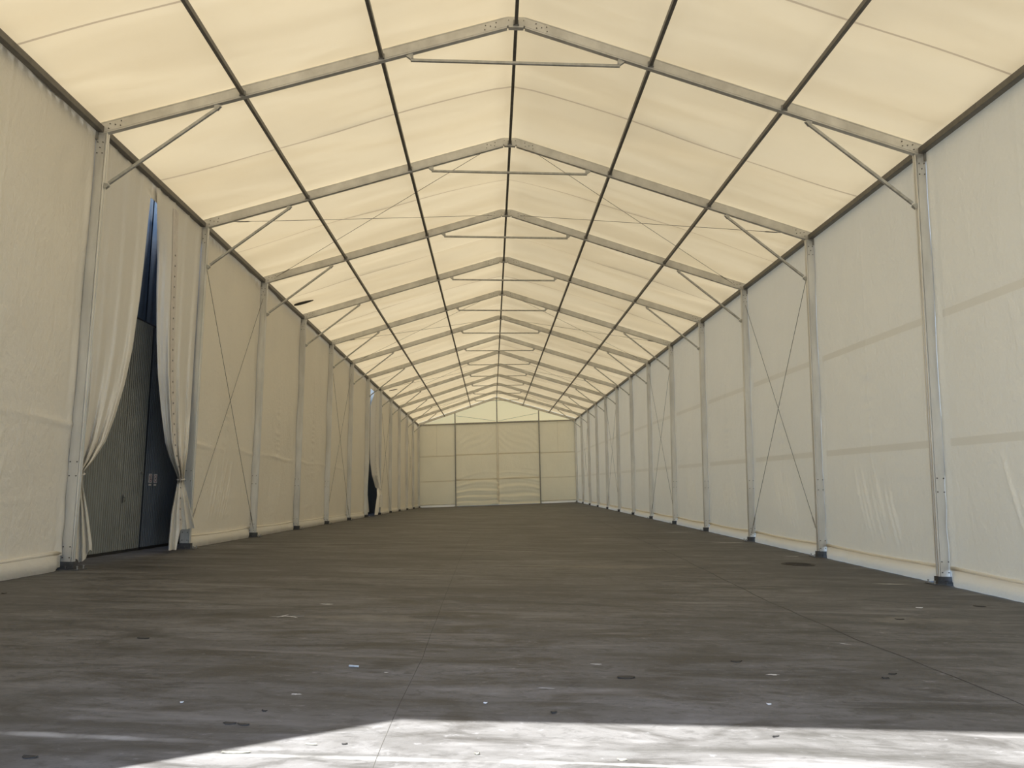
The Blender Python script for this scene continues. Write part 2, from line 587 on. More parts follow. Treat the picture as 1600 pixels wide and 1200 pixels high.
def bracket(parent, c, d, s=.06, name='bracket'):
    """small fork of two cheek plates with a pin; c at the member, d towards the brace"""
    c, d = Vector(c), Vector(d).normalized()
    sd = Vector((d.z, 0, -d.x))
    mb = MB()
    for yy in (-.032, .026):
        a = [c - sd * s * 1.25, c + sd * s * 1.25, c + sd * s * .45 + d * s * 1.7, c - sd * s * .45 + d * s * 1.7]
        mb.loft([[(p.x, p.y + yy, p.z) for p in a], [(p.x, p.y + yy + .006, p.z) for p in a]])
    e = c + d * s * 1.3
    disc(mb, (e.x, e.y, e.z), .010, 1, .075, 8)
    return mb.build(name, M['brace'], parent)


def portal(n, fr=None):
    y = fy(n)
    if n == 1:
        lab = 'nearest aluminium portal frame, whole span in view before the tied-back curtains'
    elif n == NF:
        lab = 'last and smallest-looking portal frame, set against the back wall'
    else:
        lab = f'aluminium portal frame, {ORD[n]} counted from the nearest one'
    fr = fr or empty('portal_frame', (0, y, 0), lab, 'frame', 'aluminium portal frames of the tent hall')
    ya, yb = y - CW / 2, y + CW / 2
    detail = n <= 5
    for sx in (-1, 1):
        c = MB()
        pr = column_profile(sx)
        rings = []
        for q in range(7):
            z0 = .13 + (7.40 - .13) * q / 6
            rings.append([(px, y + py, z0 if q < 6 else rbot(px) - .003) for px, py in pr])
        if sx > 0:
            pass
        c.loft(rings)
        co = c.build('column', M['alu'], fr)
        # foot: two steel cheeks, ground plate and pins
        b = MB()
        xi, xo = sx * (WI - .05), sx * (WO + .03)
        b.box(sx * (WI - .15), sx * (WO + .02), y - .13, y + .13, .0, .014)
        b.box(sx * (WI + .012), sx * (WO - .012), ya + .012, yb - .012, .012, .20)
        b.box(sx * (WI - .03), sx * (WO - .0), ya - .012, ya - .002, .014, .128)
        b.box(sx * (WI - .03), sx * (WO - .0), yb + .002, yb + .012, .014, .128)
        b.box(sx * (WI - .03), sx * (WI - .018), ya - .01, yb + .01, .014, .128)
        b.build('base_plate', M['dark_steel'], co)
        for px, py in ((WI - .11, -.10), (WI - .11, .10), (WO - .03, -.10), (WI + .08, -.105)):
            p = MB()
            disc(p, (sx * px, y + py, .035), .011, 2, .05, 8)
            disc(p, (sx * px, y + py, .062), .017, 2, .012, 8)
            p.build('anchor_pin', M['dark_steel'] if px > WI else M['steel'], co)
        if detail:
            bolts(co, [(sx * (WI + a), z) for a in (.055, .165) for z in (1.75, 1.52, .37, .195)], ya - .004)
            bolts(co, [(sx * (WI + a), z) for a, z in ((.06, 7.30), (.15, 7.30), (.105, 7.20), (.06, 7.10), (.15, 7.10))], ya - .004)
        # rafter
        r = MB()
        w, gd = CW / 2, .006
        H = .22
        prof = [(-w + .003, 0), (w - .003, 0), (w, .003), (w, .022), (w - gd, .022), (w - gd, .030), (w, .030), (w, H - .03), (w - gd, H - .03), (w - gd, H - .022), (w, H - .022), (w, H - .003), (w - .003, H),
                (-w + .003, H), (-w, H - .003), (-w, H - .022), (-w + gd, H - .022), (-w + gd, H - .03), (-w, H - .03), (-w, .030), (-w + gd, .030), (-w + gd, .022), (-w, .022), (-w, .003)]
        rings = []
        for q in range(9):
            ax = WO + .0 + (.16 - WO) * q / 8
            rings.append([(sx * ax, y + py, rbot(ax) + pz) for py, pz in prof])
        r.loft(rings)
        ro = r.build('rafter', M['alu_rafter'], fr)
        if detail:
            bolts(ro, [(sx * a, rbot(a) + b_) for a, b_ in ((7.08, .15), (7.10, .07), (6.99, .11), (6.89, .15), (6.90, .07),
                                                            (.36, .15), (.37, .07), (.46, .11), (.55, .15), (.56, .07))], ya - .004)
        # steel eave corner behind the joint
        for (q0, q1) in ((ya - .03, ya - .002), (yb + .002, yb + .03)):
            cj = MB()
            cj.box(sx * (WO - .07), sx * (WO + .02), q0, q1, 7.34, 7.52)
            cj.build('corner_bracket', M['steel'], fr)
        if n == NF:
            continue
        # knee brace
        p0, p1 = Vector((sx * 5.268, y, 7.990)), Vector((sx * 7.045, y, 6.575))
        kb = MB()
        kb.bar(p0, p1, .052, .052)
        ko = kb.build('knee_brace', M['brace'], fr)
        bracket(ko, (sx * 5.25, y, rbot(5.25) - .001), (sx * .2, 0, -1), .055)
        bracket(ko, (sx * (WI - .001), y, 6.52), (-sx * 1, 0, .25), .045)
    ap = MB()
    w = CW / 2 - .004
    ap.box(-.165, .165, y - w, y + w, 9.700, 9.872)
    ap.box(-.135, .135, y - w - .004, y + w + .004, 9.668, 9.700)
    ao = ap.build('apex_joint', M['alu_rafter'], fr)
    if detail:
        bolts(ao, [(-.135, 9.80), (.135, 9.80)], y - w - .004, .008)
    if n == NF:
        return
    tb = MB()
    tb.bar((-1.875, y, 9.008), (1.875, y, 9.008), .05, .05)
    to = tb.build('collar_tie', M['brace'], fr)
    for sx in (-1, 1):
        bracket(to, (sx * 1.90, y, rbot(1.90) - .001), (-sx * .55, 0, -1), .055)


for n in range(1, NF + 1):
    portal(n)

# ------------------------------------------------------------------ purlins and eave beams
def run(name, x, z, w, h, label, group, mat, cleats=True, up=(1, 0, 0)):
    e = empty(name, (x, Y1, z), label, 'beam', group)
    ys = [YF] + [fy(n) for n in range(0, NF + 1)]
    for i, (a, b) in enumerate(zip(ys[:-1], ys[1:])):
        g = CW / 2 + .002
        seg = MB()
        seg.bar((x, a + g, z), (x, b - g, z), w, h, up, .004)
        so = seg.build(name + '_length', mat, e)
        if cleats and 1 <= i <= 6:
            c = MB()
            c.box(x - w / 2 - .02, x + w / 2 + .02, b - g - .035, b - g, z - h / 2 - .008, z - h / 2)
            c.box(x - w / 2 - .02, x - w / 2, b - g - .035, b - g, z - h / 2 - .008, z + h / 2)
            c.box(x + w / 2, x + w / 2 + .02, b - g - .035, b - g, z - h / 2 - .008, z + h / 2)
            c.build('cleat', M['steel'], so)


PG = 'roof purlins running the length of the hall'
run('roof_purlin', -4.81, rbot(4.81) + .065, .062, .085, 'dark lower purlin of the left roof slope, running the whole hall', PG, M['purlin'])
run('roof_purlin', -2.39, rbot(2.39) + .075, .062, .085, 'dark upper purlin of the left roof slope, beside the ridge purlin', PG, M['purlin'])
run('roof_purlin', 0, 9.745, .062, .085, 'dark ridge purlin running along the peak of the roof', PG, M['purlin'])
run('roof_purlin', 2.42, rbot(2.42) + .075, .062, .085, 'dark upper purlin of the right roof slope, beside the ridge purlin', PG, M['purlin'])
run('roof_purlin', 4.80, rbot(4.80) + .065, .062, .085, 'dark lower purlin of the right roof slope, running the whole hall', PG, M['purlin'])
EG = 'eave beams along the tops of the side walls'
run('eave_beam', -7.235, 7.535, .11, .11, 'dark eave beam along the top of the left wall above the curtains', EG, M['purlin'], False)
run('eave_beam', 7.235, 7.535, .11, .11, 'dark eave beam along the top of the right seamed wall', EG, M['purlin'], False)

# ------------------------------------------------------------------ bracing cables
def cable(p0, p1, label, r=.006, group=None, turn=True):
    p0, p1 = Vector(p0), Vector(p1)
    e = empty('bracing_cable', p0, label, 'cable', group)
    m = MB()
    m.tube([p0.lerp(p1, i / 10) for i in range(11)], r, 6)
    m.build('cable_line', M['cable'], e)
    if turn:
        t = MB()
        d = (p1 - p0).normalized()
        a = p0 + d * .25
        t.tube([a, a + d * .06, a + d * .30, a + d * .36], [.008, .016, .016, .008], 8)
        t.build('turnbuckle', M['steel'], e)


SIDE = {-1: 'left', 1: 'right'}
for n in (2, 5, 8, 11):
    ya, yb = fy(n) + CW / 2 + .01, fy(n + 1) - CW / 2 - .01
    r = .0065
    for sx in (-1, 1):
        s = SIDE[sx]
        cable((sx * (WI + .06), yb - .02, .24), (sx * (WI + .06), ya + .06, 6.62),
              f'wall cable from foot of {ORD[n+1]} {s} column up to {ORD[n]} {s} column', r, f'crossed cables on the {s} wall', n <= 5)
        cable((sx * (WI + .09), ya + .05, .42), (sx * (WI + .09), yb - .04, 6.98),
              f'wall cable from foot of {ORD[n]} {s} column up to {ORD[n+1]} {s} column', r, f'crossed cables on the {s} wall', n <= 5)
        cable((sx * 6.75, ya, rbot(6.75) + .06), (sx * .42, yb, rbot(.42) + .10),
              f'roof cable on {s} slope from {ORD[n]} frame at eave to {ORD[n+1]} at ridge', r, f'crossed cables under the {s} roof slope', n <= 5)
        cable((sx * 6.85, yb, rbot(6.85) + .10), (sx * .45, ya, rbot(.45) + .10),
              f'roof cable on {s} slope from {ORD[n+1]} frame at eave to {ORD[n]} at ridge', r, f'crossed cables under the {s} roof slope', n <= 5)

# ------------------------------------------------------------------ back wall
wall_back = empty('wall_back', (0, YB + .06, 0), 'cream tarpaulin gable wall closing the far end of the hall', 'wall', kind='structure')
yw = YB + .09
PX = 3.86
M['gable'] = fabric('bright_gable_membrane', (.90, .85, .72), (1.0, .72, .34), .92, .04, .4)
M['back'] = fabric('warm_back_tarpaulin', (.90, .84, .70), (.98, .78, .44), .17, .22)
M['back_seam'] = fabric('doubled_back_tarpaulin', (.80, .73, .58), (.80, .62, .40), .02, .05)


def tri_sheet(x0, x1, y, name, parent, mat, nu=24, nv=10):
    g = MB()
    g.grid(lambda a, b: (x0 + (x1 - x0) * a, y + .03 * math.sin(PI * a) * math.sin(PI * b), 7.44 + b * (max(.02, rtop(x0 + (x1 - x0) * a) - 7.44))), nu, nv)
    g.build(name, mat, parent)


for a, b in ((-7.3, -PX), (-PX, 0), (0, PX), (PX, 7.3)):
    tri_sheet(a, b, yw, 'gable_sheet', wall_back, M['gable'])


def end_sheet(x0, x1, y, parent, seed, mats=('back', 'back_seam')):
    zs = [.22, 1.0, 1.8, 2.28, 2.36, 3.0, 3.8, 4.54, 4.64, 5.2, 5.8, 6.4, 7.0, 7.54]
    nx = 24
    xs_ = [x0 + (x1 - x0) * i / nx for i in range(nx + 1)]
    m_ = nx // 2
    c = (x0 + x1) / 2
    xs_[m_:m_ + 1] = [c - .02, c + .02]
    k = len(xs_)
    mb = MB()
    for z in zs:
        for x in xs_:
            mb.v.append((x, y + .02 * math.sin(3 * x + seed) * math.sin(z), z))
    for j in range(len(zs) - 1):
        for i in range(k - 1):
            a = j * k + i
            mb.f.append([a, a + 1, a + k + 1, a + k])
            mb.m.append(1 if j in (3, 7) or (i == m_ and zs[j] > 4.6) else 0)
            mb.s.append(True)
    p = mb.build('wall_sheet', [M[q] for q in mats], parent)
    h = MB()
    h.tube([(x0 + .05, y - .02, .22), (x1 - .05, y - .02, .22)], .035, 8)
    h.build('hem_tube', M['skirt'], p)
    s = MB()
    s.grid(lambda a, b: (x0 + .02 + (x1 - x0 - .04) * a, y - .02 - .12 * b, .22 * (1 - b) + .004), 24, 5)
    s.build('ground_skirt', M['skirt'], p)


end_sheet(-7.30, -PX + .03, yw, wall_back, 1)
end_sheet(PX - .03, 7.30, yw, wall_back, 2)
for x in (-PX, PX):
    g = MB()
    g.bar((x, YB, .02), (x, YB, rbot(x) - .01), .10, .12, (1, 0, 0))
    g.box(x - .14, x + .14, YB - .12, YB + .1, 0, .02)
    g.build('gable_post', M['steel'], wall_back)
g = MB()
g.bar((0, YB, 7.58), (0, YB, 9.66), .10, .10, (1, 0, 0))
g.build('king_post', M['steel'], wall_back)
for a, b, h in ((-7.1, -PX - .06, .10), (-PX + .06, PX - .06, .14), (PX + .06, 7.1, .10)):
    g = MB()
    g.bar((a, YB, 7.51), (b, YB, 7.51), .10, h, (0, 1, 0))
    g.build('header_beam', M['steel'], wall_back)

CURT = 'tarpaulin curtains closing the back doorway'
for sx in (-1, 1):
    e = empty('door_curtain', (sx * 1.9, YB + .07, .05), f'closed cream curtain of the back doorway, {SIDE[sx]} half, wrinkled low down', 'curtain', CURT)

    def f(a, b, sx=sx):
        x = sx * (.002 + a * (PX + .02))
        z = 7.52 - b * 7.505
        low = max(0, min(1, (3.4 - z) / 2.2))
        u = a
        sag = .55 * (u - .15) if u > .15 else .9 * (.15 - u)
        ph = z * 7.5 + sag * 3.2 + .8 * math.sin(u * 5 + z) + 1.3 * math.sin(z * 1.7 + sx)
        d = .040 * low * math.sin(ph * 1.25) + .018 * low * math.sin(ph * 2.7 + 2 * u)
        up = max(0, 1 - abs(z - 5.8) / 1.8)
        d += .010 * up * math.sin((x * .7 * sx + z) * 10 + 3 * math.sin(u * 6))
        d += .012 * math.sin(x * 3)
        d += .05 * math.exp(-((u - .02) / .03) ** 2) * low
        return (x, YB + .05 - d * .9, z)
    m_ = MB()
    m_.grid(f, 60, 130)
    m_.build('curtain_sheet', M['back'], e)
    sw = MB()
    for z0 in (4.60, 2.32):
        sw.grid(lambda a, b, sx=sx, z0=z0: (f(a, (7.52 - z0 - .1 * b) / 7.505)[0], f(a, (7.52 - z0 - .1 * b) / 7.505)[1] - .006, z0 + .1 * b), 60, 1)
    sw.build('weld_band', M['back_seam'], e)
    ov = MB()
    ov.grid(lambda a, b, sx=sx: (sx * (.003 + .10 * a), YB + .028 - .01 * a - .02 * math.sin(b * 30) * (1 if b > .5 else .2), 7.40 - b * 7.3), 2, 60)
    ov.build('closing_flap', M['back_seam'], e)
for sx in (-1, 1):
    cable((sx * (PX - .1), YB - .06, 8.25), (sx * .12, YB - .06, 7.66), f'thin gable cable on the {SIDE[sx]}, from door post top to the ridge post foot', .012, 'cables in the back gable', True)

# ------------------------------------------------------------------ open front (behind the viewer's left and right)
wall_front = empty('wall_front', (0, YF, 0), 'front gable of the tent, open doorway under its header', 'wall', kind='structure')
for a, b in ((-7.3, -PX), (-PX, 0), (0, PX), (PX, 7.3)):
    tri_sheet(a, b, YF - .08, 'gable_sheet', wall_front, M['wall'], 12, 4)
end_sheet(-7.3, -PX, YF - .08, wall_front, 4, ('wall', 'wall_seam'))
end_sheet(PX, 7.3, YF - .08, wall_front, 5, ('wall', 'wall_seam'))
for x in (-PX, PX):
    g = MB()
    g.bar((x, YF - .06, .0), (x, YF - .06, rbot(x) - .01), .10, .12, (1, 0, 0))
    g.build('gable_post', M['alu'], wall_front)
g = MB()
g.bar((-7.3, YF - .06, 7.52), (7.3, YF - .06, 7.52), .10, .14, (0, 1, 0))
g.build('header_beam', M['steel'], wall_front)
for sx in (-1, 1):
    g = MB()
    g.bar((sx * 7.23, YF, 0), (sx * 7.23, YF, 7.45), .22, .10, (1, 0, 0))
    g.build('column', M['alu'], wall_front)
    g = MB()
    g.bar((sx * 7.3, YF, rbot(7.3) + .11), (sx * .0, YF, 9.80), .10, .2, (0, 1, 0))
    g.build('rafter', M['alu_rafter'], wall_front)

portal(0, wall_front)      # the frame of the front bay

# ------------------------------------------------------------------ tied-back curtains in the two left openings
def lerp_tab(tab, z):
    if z >= tab[0][0]:
        return tab[0][1]
    for (z0, v0), (z1, v1) in zip(tab[:-1], tab[1:]):
        if z >= z1:
            t = (z0 - z) / (z0 - z1)
            return v0 + (v1 - v0) * t
    return tab[-1][1]


LEFT_EDGE = [(7.5, 15.57), (7.17, 15.555), (6.42, 15.50), (5.62, 15.45), (4.96, 15.385), (3.98, 15.235), (3.27, 15.03), (2.64, 14.75), (2.15, 14.46), (1.79, 14.06),
             (1.62, 13.80), (1.5, 13.77), (1.35, 13.80), (.91, 14.03), (.36, 14.26), (.05, 14.3)]
RIGHT_EDGE = [(7.5, 15.80), (7.2, 15.84), (6.06, 16.05), (5.4, 16.12), (4.5, 16.27), (3.73, 16.45), (2.97, 16.74), (2.32, 17.04), (2.0, 17.33), (1.7, 17.70),
              (1.58, 17.82), (1.50, 17.83), (1.2, 17.74), (.85, 17.62), (.27, 17.57), (.0, 17.58)]
RIGHT_BACK = [(7.5, 18.36), (6, 18.35), (4.3, 18.345), (3.1, 18.34), (2.2, 18.32), (1.58, 18.20), (1.5, 18.20), (1.2, 18.45), (.5, 19.05), (0, 19.1)]


FAR_LEFT = [(7.5, 14.6), (7.2, 14.64), (5.6, 14.45), (3.8, 14.35), (2.36, 14.15), (1.47, 14.1), (.4, 14.7), (0, 14.9)]
FAR_RIGHT = [(7.5, 16.3), (7.3, 16.25), (6, 16.0), (4.2, 16.0), (3.3, 16.15), (2.3, 16.6), (1.75, 17.3), (1.58, 17.45), (1.5, 17.45), (1.12, 16.85), (.33, 16.1), (0, 15.9)]
FAR_BACK = [(7.5, 18.36), (4.3, 18.345), (2.2, 18.32), (1.58, 18.10), (1.5, 18.10), (1.2, 18.30), (.5, 18.36), (0, 18.36)]


def left_curtain(dy, label, group, edge=None):
    e = empty('door_curtain', (-7.25, 13.6 + dy, 0), label, 'curtain', group)

    def f(s, v):
        zt = 7.47 - .03 * abs(math.sin(s * 14))
        zb = .05 + .15 * s * s + .10 * max(0, math.sin(s * 9))
        z = zt + (zb - zt) * v
        ed = lerp_tab(edge or LEFT_EDGE, z)
        y = 13.62 + (ed - 13.62) * s
        comp = 1 - (ed - 13.5) / 2.07
        A = .012 + .10 * comp ** 1.2
        if z < 1.6:
            A = .030 + .012 * (1.6 - z)
        w = math.sin(2 * PI * (2.7 * s ** 1.2 - .1) + .5 * math.sin(z * 1.1)) + .30 * math.sin(2 * PI * 6.3 * s + z)
        x = -7.27 + A * w
        x += .05 * math.exp(-((s - 1) / .09) ** 2) * (z < 7.2)
        x -= .02 * math.sin(PI * v)
        if not dy:
            y *= (x + .25) / (-7.25 + .25)
        return (x, max(y, 13.56) + dy, z)
    m_ = MB()
    m_.grid(f, 110, 150)
    m_.build('curtain_sheet', M['curtain'], e)
    if dy:
        return
    b = MB()
    z0, yc = 1.55, 13.78 if not dy else 14.2
    b.tube([(-7.27 + .07 * math.cos(2 * PI * k / 16), yc - .07 + .08 * math.sin(2 * PI * k / 16), z0 + .02 * math.sin(2 * PI * k / 16)) for k in range(17)], .012, 6)
    b.build('tie_strap', M['strip'], e)


def right_curtain(dy, label, group, edge=None, back=None):
    e = empty('door_curtain', (-7.2, 18.1 + dy, 0), label, 'curtain', group)

    def f(s, v, lift=0.0):
        zt = 7.47 - .035 * abs(math.sin(s * 20))
        zb = .47 - .02 * s if s < .60 else .47 - .42 * min(1, (s - .60) / .12)
        z = zt + (zb - zt) * v
        ed, bk = lerp_tab(edge or RIGHT_EDGE, z), lerp_tab(back or RIGHT_BACK, z)
        y = bk + (ed - bk) * s
        wdt = bk - ed
        comp = max(0, min(1, 1 - wdt / 2.6))
        A = .010 + .085 * comp ** 1.3
        if z < 1.5:
            A = .022 + .018 * (1.5 - z)
        w = math.sin(2 * PI * (3.1 * s + .15) + .3 * math.sin(z)) + .3 * math.sin(2 * PI * 6.7 * s + z * .8)
        base = -7.26 + .10 * max(0, min(1, (3.0 - z) / 1.4)) + (.13 * min(1, (1.58 - z) / .4) if z < 1.58 else 0)
        x = base + A * w
        # free edge turns back towards the outside
        if s > .68:
            q = (s - .68) / .32
            k7 = max(0, min(1, (7.2 - z) / 1.0))
            x -= (.20 if z > 1.58 else .10) * q * q * k7 * k7 * (3 - 2 * k7)
        if not dy:
            y *= (x + .25) / (-7.25 + .25)
        return (x + lift, y + dy, z)
    m_ = MB()
    m_.grid(f, 110, 150)
    m_.build('curtain_sheet', M['curtain'], e)
    st = MB()
    st.grid(lambda a, b: f(.565 + .115 * a, .02 + b * .965, .008), 6, 120)
    so = st.build('eyelet_band', M['strip'], e)
    so['label'] = 'grey band with a row of eyelets'
    for k in range(26):
        v = .16 + k * .032
        p = Vector(f(.62, v, .014))
        p2, p3 = Vector(f(.635, v, .014)), Vector(f(.62, v + .004, .014))
        nrm = (p2 - p).cross(p3 - p).normalized()
        if nrm.x < 0:
            nrm = -nrm
        a = (p2 - p).normalized()
        b = nrm.cross(a)
        el = MB()
        rings = []
        for off in (0, .006):
            rings.append([tuple(p + nrm * off + a * .020 * math.cos(2 * PI * q / 10) + b * .020 * math.sin(2 * PI * q / 10)) for q in range(10)])
        el.loft(rings)
        el.build('eyelet', M['bolt'], so)
    b = MB()
    z0, yc = 1.54, 17.68
    b.tube([(-7.12 + .075 * math.cos(2 * PI * k / 16), yc + (.1 if dy else 0) + dy + .075 * math.sin(2 * PI * k / 16), z0 + .015 * math.sin(2 * PI * k / 16)) for k in range(17)], .012, 6)
    b.build('tie_strap', M['strip'], e)


CG = 'tied-back curtains in the left wall openings'
left_curtain(0, 'white curtain tied back behind the nearest left column, near side of the gate', CG)
right_curtain(0, 'white curtain with eyelet band tied to the second left column, beside the notices', CG)
left_curtain(30, 'far curtain hanging by the seventh left column, near edge of the dark slit', CG, FAR_LEFT)
right_curtain(30, 'far greyish curtain tied to the eighth left column, beside the dark slit', CG, FAR_RIGHT, FAR_BACK)

# ------------------------------------------------------------------ building outside the left wall
XG = -8.0
fac = MB()


def corrugated(mb, x, y0, y1, z0, z1, pitch=.09, depth=.018):
    n_ = max(2, int((y1 - y0) / pitch))
    pr = []
    for i in range(n_):
        a = y0 + (y1 - y0) * i / n_
        p = (y1 - y0) / n_
        pr += [(x, a), (x, a + p * .40), (x - depth, a + p * .52), (x - depth, a + p * .88)]
    pr.append((x, y1))
    back = x - .06
    vs = [(px, py, z) for z in (z0, z1) for px, py in pr]
    k = len(pr)
    mb.add(vs, [(i, i + 1, k + i + 1, k + i) for i in range(k - 1)])
    mb.box(back - .02, x - depth - .004, y0, y1, z0, z1)


corrugated(fac, XG - .32, 4.5, 76, -.3, 10.0, .25, .03)
facade = fac.build('warehouse_facade', M['facade'])
tag(facade, 'navy corrugated warehouse side standing just outside the left openings', 'building', kind='structure')
gate = empty('warehouse_gate', (XG, 17.5, 0), 'tall dark corrugated sliding gate seen through the opened left curtains', 'gate')
ys = 17.85
for (a, b, mt) in ((13.6, 16.83, 'gate_lit'), (16.84, ys - .03, 'gate_lit'), (ys + .03, 21.6, 'gate_blue')):
    m_ = MB()
    corrugated(m_, XG, a, b, .06, 4.95, .088, .014)
    lo = m_.build('gate_leaf', M[mt], gate)
    if mt == 'gate_lit' and a > 16:
        h = MB()
        h.box(XG, XG + .012, a + .065, a + .095, 1.03, 1.19)
        h.tube([(XG + .012, a + .08, 1.15), (XG + .05, a + .08, 1.14), (XG + .05, a + .08, 1.05)], .008, 8)
        h.build('handle', M['bolt'], lo)
        h = MB()
        h.box(XG, XG + .02, ys - .20, ys - .06, 1.66, 1.70)
        h.build('pull_plate', M['steel'], lo)
for (a, b) in ((13.6, ys - .03), (ys + .03, 21.6)):
    m_ = MB()
    corrugated(m_, XG - .19, a, b, 4.99, 9.2, .40, .03)
    m_.build('upper_panel', M['facade'], gate)
m_ = MB()
m_.box(XG - .07, XG - .02, ys - .03, ys + .03, .0, 4.95)
m_.build('gate_gap_fill', M['black'], gate)  # black fill painted in for the dark gap between the leaves
m_ = MB()
m_.box(XG - .06, XG - .012, 13.6, 21.6, 0.0, .06)
m_.build('threshold_gap_fill', M['black'], gate)  # black fill painted in for the dark gap under the leaves
m_ = MB()
m_.box(XG - .20, XG - .004, 13.6, 21.6, 4.95, 4.985)
m_.build('transom', M['black'], gate)


def notice(yc, z1, label, slash):
    e = empty('safety_notice', (XG + .004, yc, z1 - .27), label, 'sign', 'prohibition notices on the gate')
    p = MB()
    p.box(XG + .001, XG + .005, yc - .085, yc + .085, z1 - .20, z1)
    p.build('plate', M['white'], e)
    c = MB()
    c.box(XG + .001, XG + .005, yc - .065, yc + .065, z1 - .262, z1 - .222)
    c.build('caption_plate', M['strip'], e)
    ring = MB()
    zc = z1 - .10
    o_, i_ = [], []
    for k in range(24):
        a = 2 * PI * k / 24
        o_.append((XG + .007, yc + .074 * math.cos(a), zc + .084 * math.sin(a)))
        i_.append((XG + .007, yc + .060 * math.cos(a), zc + .070 * math.sin(a)))
    ring.add(o_ + i_, [(k, (k + 1) % 24, 24 + (k + 1) % 24, 24 + k) for k in range(24)])
    s = slash
    ring.add([(XG + .0075, yc - .050 * s - .008, zc + .044), (XG + .0075, yc - .050 * s + .008, zc + .050), (XG + .0075, yc + .050 * s + .008, zc - .044), (XG + .0075, yc + .050 * s - .008, zc - .050)], [(0, 1, 2, 3)])
    ring.build('prohibition_ring', M['red'], e)
    fig = MB()
    if slash > 0:
        fig.box(XG + .0055, XG + .0065, yc - .012, yc + .014, zc - .045, zc + .018)
        disc(fig, (XG + .006, yc, zc + .034), .013, 0, .001, 10)
    else:
        fig.box(XG + .0055, XG + .0065, yc - .034, yc + .026, zc - .010, zc + .006)
        fig.box(XG + .0055, XG + .0065, yc + .010, yc + .026, zc - .010, zc + .034)
    fig.build('pictogram', M['black'], e)


notice(18.19, 1.66, 'prohibition notice on the dark gate, the one nearer the leaf gap', 1)
notice(18.46, 1.66, 'prohibition notice on the dark gate, the one nearer the eyelet curtain', -1)

# ------------------------------------------------------------------ things lying on the floor
mh = MB()
rings = []
for r, z in ((.33, .003), (.33, .012), (.30, .012), (.295, .008), (.28, .008), (.275, .012), (.02, .013)):
    rings.append([(5.95 + r * math.cos(2 * PI * k / 32), 16.55 + r * math.sin(2 * PI * k / 32), z) for k in range(32)])
mh.loft(rings)
for i in range(-4, 5):
    hw = math.sqrt(max(0, .25 ** 2 - (i * .055) ** 2))
    mh.box(5.95 - hw, 5.95 + hw, 16.55 + i * .055 - .010, 16.55 + i * .055 + .010, .011, .016)
tag(mh.build('drain_cover', M['iron']), 'round rusty drain cover in the floor near the right wall', 'drain cover')
sk = MB()
sk.bar((-1.395, 6.60, .012), (-1.315, 6.585, .012), .014, .014, (0, 0, 1), .003)
tag(sk.build('stick', M['wood']), 'short pale stick lying on the dark floor left of centre', 'stick')


def leaf(x, y, rx, ry, label, mat='leaf', ang=0.0, group='dark scraps on the shaded floor'):
    mb = MB()
    n_ = 12
    top, bot = [], []
    ca, sa = math.cos(ang), math.sin(ang)
    for k in range(n_):
        a = 2 * PI * k / n_
        r = 1 + .18 * random.uniform(-1, 1)
        u, v = rx * r * math.cos(a), ry * r * math.sin(a)
        curl = .008 * (abs(math.cos(a)) ** 3) * random.uniform(.2, 1)
        bot.append((x + u * ca - v * sa, y + u * sa + v * ca, .002 + curl))
        top.append((x + (u * ca - v * sa) * .92, y + (u * sa + v * ca) * .92, .006 + curl))
    mb.loft([bot, top])
    tag(mb.build('dry_leaf' if mat.startswith('leaf') else 'paper_scrap', M[mat]), label, 'leaf' if mat.startswith('leaf') else 'scrap', group)


leaf(.783, 6.44, .075, .055, 'largest dark leaf on the shaded floor right of centre')
leaf(1.848, 7.12, .05, .03, 'dark leaf on the floor beyond and right of the largest one')
leaf(-1.817, 5.02, .038, .022, 'left one of two dark leaves near the sunlit edge')
leaf(-1.727, 5.0, .036, .017, 'right one of two dark leaves near the sunlit edge')
leaf(-1.69, 5.30, .018, .014, 'tiny dark leaf just beyond the two near the sunlit edge')
leaf(.146, 5.41, .022, .014, 'small dark leaf at the middle, just short of the sunlit edge')
leaf(6.27, 10.9, .07, .03, 'dark leaf near the nearest right column and the wall skirt', ang=-.4)
leaf(4.57, 9.67, .06, .018, 'thin dark leaf on the floor well short of the right column')
leaf(3.03, 6.75, .04, .014, 'dark sliver on the right floor beside the long crack', ang=.2)
leaf(2.90, 6.60, .03, .014, 'smaller dark sliver just in front of the other by the crack')
leaf(-6.4, 10.4, .03, .03, 'dark crumb on the floor by the left wall skirt')
leaf(-3.45, 7.6, .06, .02, 'dark flake on the floor at the left, beyond the smears')
leaf(-2.62, 4.36, .04, .02, 'dark leaf in the shaded corner at the bottom left')
leaf(-1.62, 4.50, .075, .018, 'dusty leaf lying at the left end of the sunlit floor', 'leaf_pale', .1, 'scraps on the sunlit floor')
leaf(-1.25, 4.66, .036, .008, 'thin twig-like leaf on the sunlit floor beside the dusty leaf', 'leaf_pale', -.2, 'scraps on the sunlit floor')
leaf(-1.07, 4.68, .020, .010, 'small dark leaf on the sunlit floor, left of the joint', 'leaf', .4, 'scraps on the sunlit floor')
leaf(-.33, 4.56, .016, .012, 'small leaf on the sunlit floor just right of the joint', 'leaf_pale', 0, 'scraps on the sunlit floor')
leaf(.45, 4.51, .026, .014, 'small leaf alone in the middle of the sunlit strip', 'leaf_pale', 0, 'scraps on the sunlit floor')
leaf(1.62, 4.38, .026, .016, 'dark leaf in the right half of the sunlit strip', 'leaf', -.3, 'scraps on the sunlit floor')
leaf(2.33, 4.22, .036, .018, 'leaf at the right end of the sunlit strip', 'leaf_pale', -.2, 'scraps on the sunlit floor')
leaf(1.45, 4.99, .032, .008, 'thin dark stalk on the sunlit strip close to the shadow line', 'leaf', .6, 'scraps on the sunlit floor')
